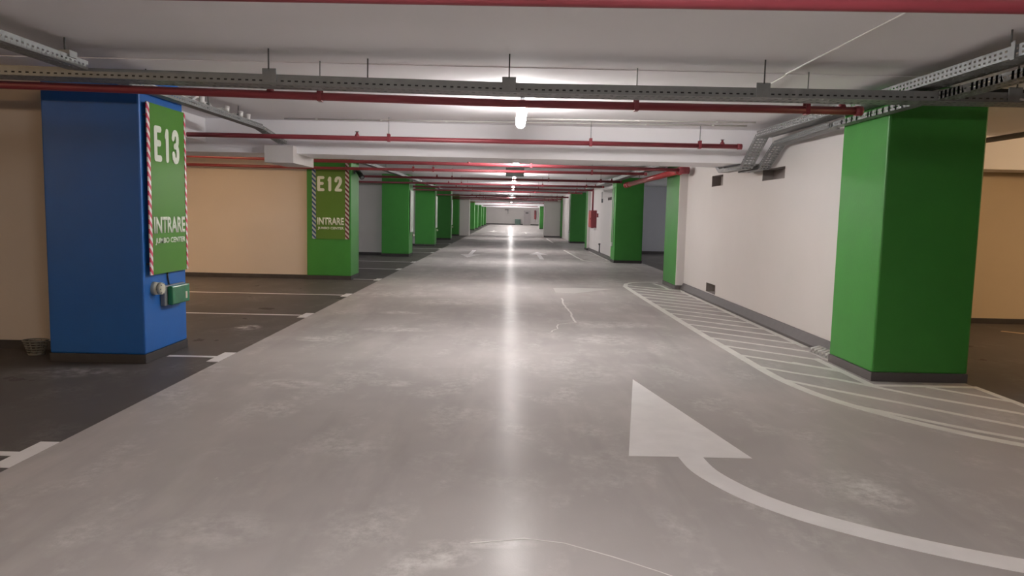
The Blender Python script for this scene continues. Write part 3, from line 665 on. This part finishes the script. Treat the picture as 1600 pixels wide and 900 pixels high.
# ---------------------------------------------------------------- wire basket by the blue column
t = thing('wire_basket', 'small grey slatted basket on the floor against the blue column and cream wall', 'basket', (-4.71, 7.34, 0))
bm = BM(); cx, cy = -4.71, 7.34
for k in range(6):
    z = 0.012 + 0.026*k; hw = 0.072 + 0.042*k/5; n = 24
    ring = [(cx + hw*math.cos(2*PI*i/n)*1.05, cy + hw*0.8*math.sin(2*PI*i/n), z) for i in range(n+1)]
    tube(bm, ring, 0.0055 if k < 5 else 0.008, 6, caps=False)
obj('slat_ring', bm, 'wire', t)
bm = BM()
for i in range(12):
    a = 2*PI*i/12; tube(bm, [(cx+0.07*1.05*math.cos(a), cy+0.07*0.8*math.sin(a), 0.006), (cx+0.112*1.05*math.cos(a), cy+0.112*0.8*math.sin(a), 0.142)], 0.004, 5)
obj('upright_wire', bm, 'wire', t)
bm = BM(); tube(bm, [(cx, cy, 0.0), (cx, cy, 0.01)], 0.07, 20); obj('base', bm, 'wire', t)
# ribbed guard at the foot of wall and right column
bm = BM()
for k in range(6): tube(bm, [(3.50-0.006*k, 7.93+0.085*k, 0.0), (3.50-0.006*k, 7.93+0.085*k, 0.05), (3.56, 7.93+0.085*k, 0.07), (3.60, 7.93+0.085*k, 0.06)], 0.014, 8)
box(bm, 3.46, 3.60, 7.88, 8.40, 0, 0.012)
single('drain_grate', bm, 'cable_grey', 'small pale ribbed grate on the floor where the white wall meets the large green column', 'grate')

# ---------------------------------------------------------------- floor markings
def marking(name, build, label, cat, group=None, m='paint'):
    bm = BM(); build(bm); return single(name, bm, m, label, cat, group)
# turning arrow
def smooth(P, n=5):
    out = []
    for i in range(len(P)-1):
        a, b, c, d = [Vector(P[max(0, min(len(P)-1, j))]) for j in (i-1, i, i+1, i+2)]
        for k in range(n):
            t = k/n; out.append(tuple(0.5*((2*b) + (c-a)*t + (2*a-5*b+4*c-d)*t*t + (3*b-a-3*c+d)*t**3)))
    return out + [P[-1]]
def turn_arrow(bm):
    prism(bm, [(0.78, 4.545), (1.56, 4.545), (1.17, 6.76)], 0.0005, 0.0022)
    P = [(1.17, 4.545), (1.19, 4.30), (1.27, 4.06), (1.375, 3.86), (1.52, 3.675), (1.69, 3.52), (1.87, 3.385), (2.08, 3.255), (2.32, 3.135), (2.62, 3.02), (3.0, 2.91), (3.6, 2.80)]
    P = smooth(P); strip(bm, P, 0.158)
marking('floor_arrow', turn_arrow, 'large white painted arrow with a curved tail on the floor at front right', 'floor arrow')
def small_arrow(bm, x, y0, y1, s):
    # s=+1 points away from the camera, -1 towards it
    tip, base, end = (y1, y1-1.9, y0) if s > 0 else (y0, y0+1.9, y1)
    prism(bm, [(x-0.37, base), (x+0.37, base), (x, tip)] if s > 0 else [(x-0.37, base), (x, tip), (x+0.37, base)], 0.0005, 0.0022)
    a, b = sorted((base, end)); prism(bm, [(x-0.075, a), (x+0.075, a), (x+0.075, b), (x-0.075, b)], 0.0005, 0.0022)
marking('floor_arrow', lambda bm: small_arrow(bm, -1.43, 25.3, 30.3, -1), 'white floor arrow left of the lane centre pointing towards the camera', 'floor arrow', 'straight lane arrows')
marking('floor_arrow', lambda bm: small_arrow(bm, 1.11, 25.1, 29.9, 1), 'white floor arrow right of the lane centre pointing away', 'floor arrow', 'straight lane arrows')
marking('floor_arrow', lambda bm: small_arrow(bm, -1.4, 62, 67, -1), 'very distant pale arrow left of the lane centre', 'floor arrow', 'straight lane arrows', 'dullpaint')
marking('floor_arrow', lambda bm: small_arrow(bm, 1.3, 58, 64, 1), 'very distant pale arrow right of the lane centre', 'floor arrow', 'straight lane arrows', 'dullpaint')
# hatched zone
def hatch(bm):
    z = [(2.56, 6.95)]
    outer = [(2.53, 16.05), (2.51, 15.5), (2.51, 12.6), (2.52, 10.4), (2.53, 9.3), (2.55, 8.4), (2.56, 7.7), (2.575, 7.1), (2.61, 6.75), (2.67, 6.42), (2.74, 6.18), (2.84, 5.93), (3.0, 5.62), (3.18, 5.35), (3.37, 5.12), (3.56, 4.94), (3.85, 4.72), (4.4, 4.4)]
    strip(bm, smooth(outer, 3), 0.10)
    strip(bm, [(2.80, 6.0), (2.9, 5.88), (3.08, 5.68), (3.27, 5.46), (3.45, 5.27), (3.65, 5.09), (4.4, 4.6)], 0.07, z1=0.0021)
    strip(bm, [(2.54, 16.05), (2.62, 16.5), (2.78, 16.85), (2.95, 17.0), (3.2, 17.1), (3.46, 17.12)], 0.09)
    strip(bm, [(3.28, 16.75), (3.36, 16.3), (3.36, 15.5)], 0.07)
    strip(bm, [(3.34, 15.50), (3.62, 15.42), (3.545, 15.0), (3.545, 8.7)], 0.08, z1=0.0021)
    strip(bm, [(3.02, 7.75), (3.37, 7.3)], 0.07, z1=0.0020)
    strip(bm, [(3.37, 8.0), (3.37, 6.66)], 0.08, z1=0.0021)
    strip(bm, [(3.33, 6.72), (4.36, 6.72)], 0.08)
    strip(bm, [(4.33, 6.76), (4.33, 5.4)], 0.07, z1=0.0021)
    k = 0; y = 16.2
    while y > 8.0:
        xe = 3.53 if y > 8.9 else 3.40
        strip(bm, [(2.54, y), (xe, y-0.95*(xe-2.54))], 0.075, z1=0.0019); y -= 0.575
    strip(bm, [(2.56, 7.50), (2.83, 7.21), (3.15, 6.95), (3.37, 6.66), (3.62, 6.32), (3.93, 6.0), (4.4, 5.5)], 0.07, z1=0.0019)
    strip(bm, [(2.58, 6.92), (2.94, 6.47), (3.34, 6.02), (3.68, 5.61), (4.3, 4.95)], 0.07, z1=0.0018)
    strip(bm, [(3.86, 6.70), (4.33, 6.18)], 0.06, z1=0.0019)
marking('hatched_zone_marking', hatch, 'curved white outline with diagonal stripes painted beside the white wall and large green column', 'floor marking', m='dullpaint')
def hatch2(bm):
    strip(bm, [(2.36, 32.0), (2.44, 26.5), (2.50, 24.9), (2.75, 24.3), (3.0, 24.0), (3.32, 24.5)], 0.09)
    strip(bm, [(3.38, 31.4), (3.36, 25.2)], 0.08, z1=0.0021)
    y = 31.5
    while y > 24.5: strip(bm, [(2.42, y), (3.33, y-0.87)], 0.07, z1=0.0019); y -= 0.9
marking('hatched_zone_marking', hatch2, 'distant striped floor zone in front of the hose cabinet wall', 'floor marking', m='dullpaint')
marking('lane_line', lambda bm: strip(bm, [(2.34, 47.0), (2.36, 40.3)], 0.10), 'short pale line on the far right floor near the white wall block', 'floor marking', m='dullpaint')
# bay lines with T ends
for i, (y, x1) in enumerate(((4.35, -9), (7.40, -9), (10.5, -9), (13.15, -9), (16.3, -4.0), (19.4, -9), (22.3, -9), (27.8, -8), (30.8, -8), (36, -8))):
    def tee(bm, y=y, x1=x1):
        xe = -3.42 if i in (1, 4) else x1
        strip(bm, [(xe, y), (-2.90, y)], 0.075)
        strip(bm, [(-2.88, y-0.24), (-2.88, y+0.24)], 0.12, z1=0.0024)
    lab = ['white T shaped bay mark cut by the left photo edge', 'white T shaped bay mark at the right foot of the blue column', 'white bay line with T end, first one behind the blue column',
           'white bay line with T end just before the E12 column row', 'short white T mark at the foot of the E12 banner column', 'thin white bay line, first one past the E12 column',
           'thin white bay line, second one past the E12 column', 'faint bay line just past the third left column', 'faint bay line before the fourth left column', 'faint bay line past the fourth left column'][i]
    marking('bay_marking', tee, lab, 'floor marking', 'parking bay markings on the left')
marking('bay_marking', lambda bm: strip(bm, [(7.0, 10.4), (7.5, 9.9), (9.0, 8.2)], 0.09), 'ochre line slanting across the dark floor of the right side bay', 'floor marking', m='yellowpaint')
# cracks and traffic marks
def jag(pts, amp=0.015, n=5):
    out = []
    for (a, b), (c, d) in zip(pts, pts[1:]):
        for k in range(n): out.append((a+(c-a)*k/n+random.uniform(-amp, amp), b+(d-b)*k/n+random.uniform(-amp, amp)))
    return out + [pts[-1]]
def crack(bm):
    strip(bm, jag([(0.97, 13.4), (0.95, 12.43), (0.96, 11.45), (0.96, 10.36)]), 0.03)
    strip(bm, jag([(0.96, 10.36), (0.69, 10.14), (0.65, 9.73), (0.55, 9.43)]), 0.014, z1=0.002)
marking('floor_crack', crack, 'pale branching crack in the floor right of the light streak', 'floor crack', m='crack')
marking('floor_crack', lambda bm: strip(bm, [(-0.15, 3.26), (0.1, 3.32), (0.28, 3.28), (0.49, 3.15), (0.67, 3.02), (0.78, 2.93)], [0.012, 0.01, 0.008, 0.008, 0.006, 0.005], z1=0.0012), 'thin pale curved scratch on the floor at the bottom of the photo', 'floor scratch', m='crack')

marking('floor_patch', lambda bm: prism(bm, [(0.92, 14.33), (1.28, 14.29), (2.21, 15.38), (1.38, 15.36), (0.92, 15.26)], 0.0004, 0.0012), 'pale wedge shaped repair on the floor between the light streak and the hatched zone', 'floor patch', m='patch')

bm = BM(); tube(bm, [(6.23, 4.0, 2.6), (6.23, 10.94, 2.6)], 0.035, 12)
for y in (5.5, 9.0): tube(bm, [(6.23, y, 2.62), (6.23, y, CEIL-0.007 if y > 6.5 else CEIL)], 0.006, 6)
single('ceiling_pipe', bm, 'darksteel', 'dark pipe under the ceiling of the right side bay by the ochre wall', 'pipe')

cable('tray_cable', [[(-5.5, 6.034, 2.554), (-2.2, 6.034, 2.514), (0.2, 6.034, 2.487), (5.5, 6.034, 2.503)]], 0.026, 'blackplastic', 'thick black tube added inside the tray that crosses the aisle, as shade behind its slots')  # added black tube, stands in for the shade seen through the slots
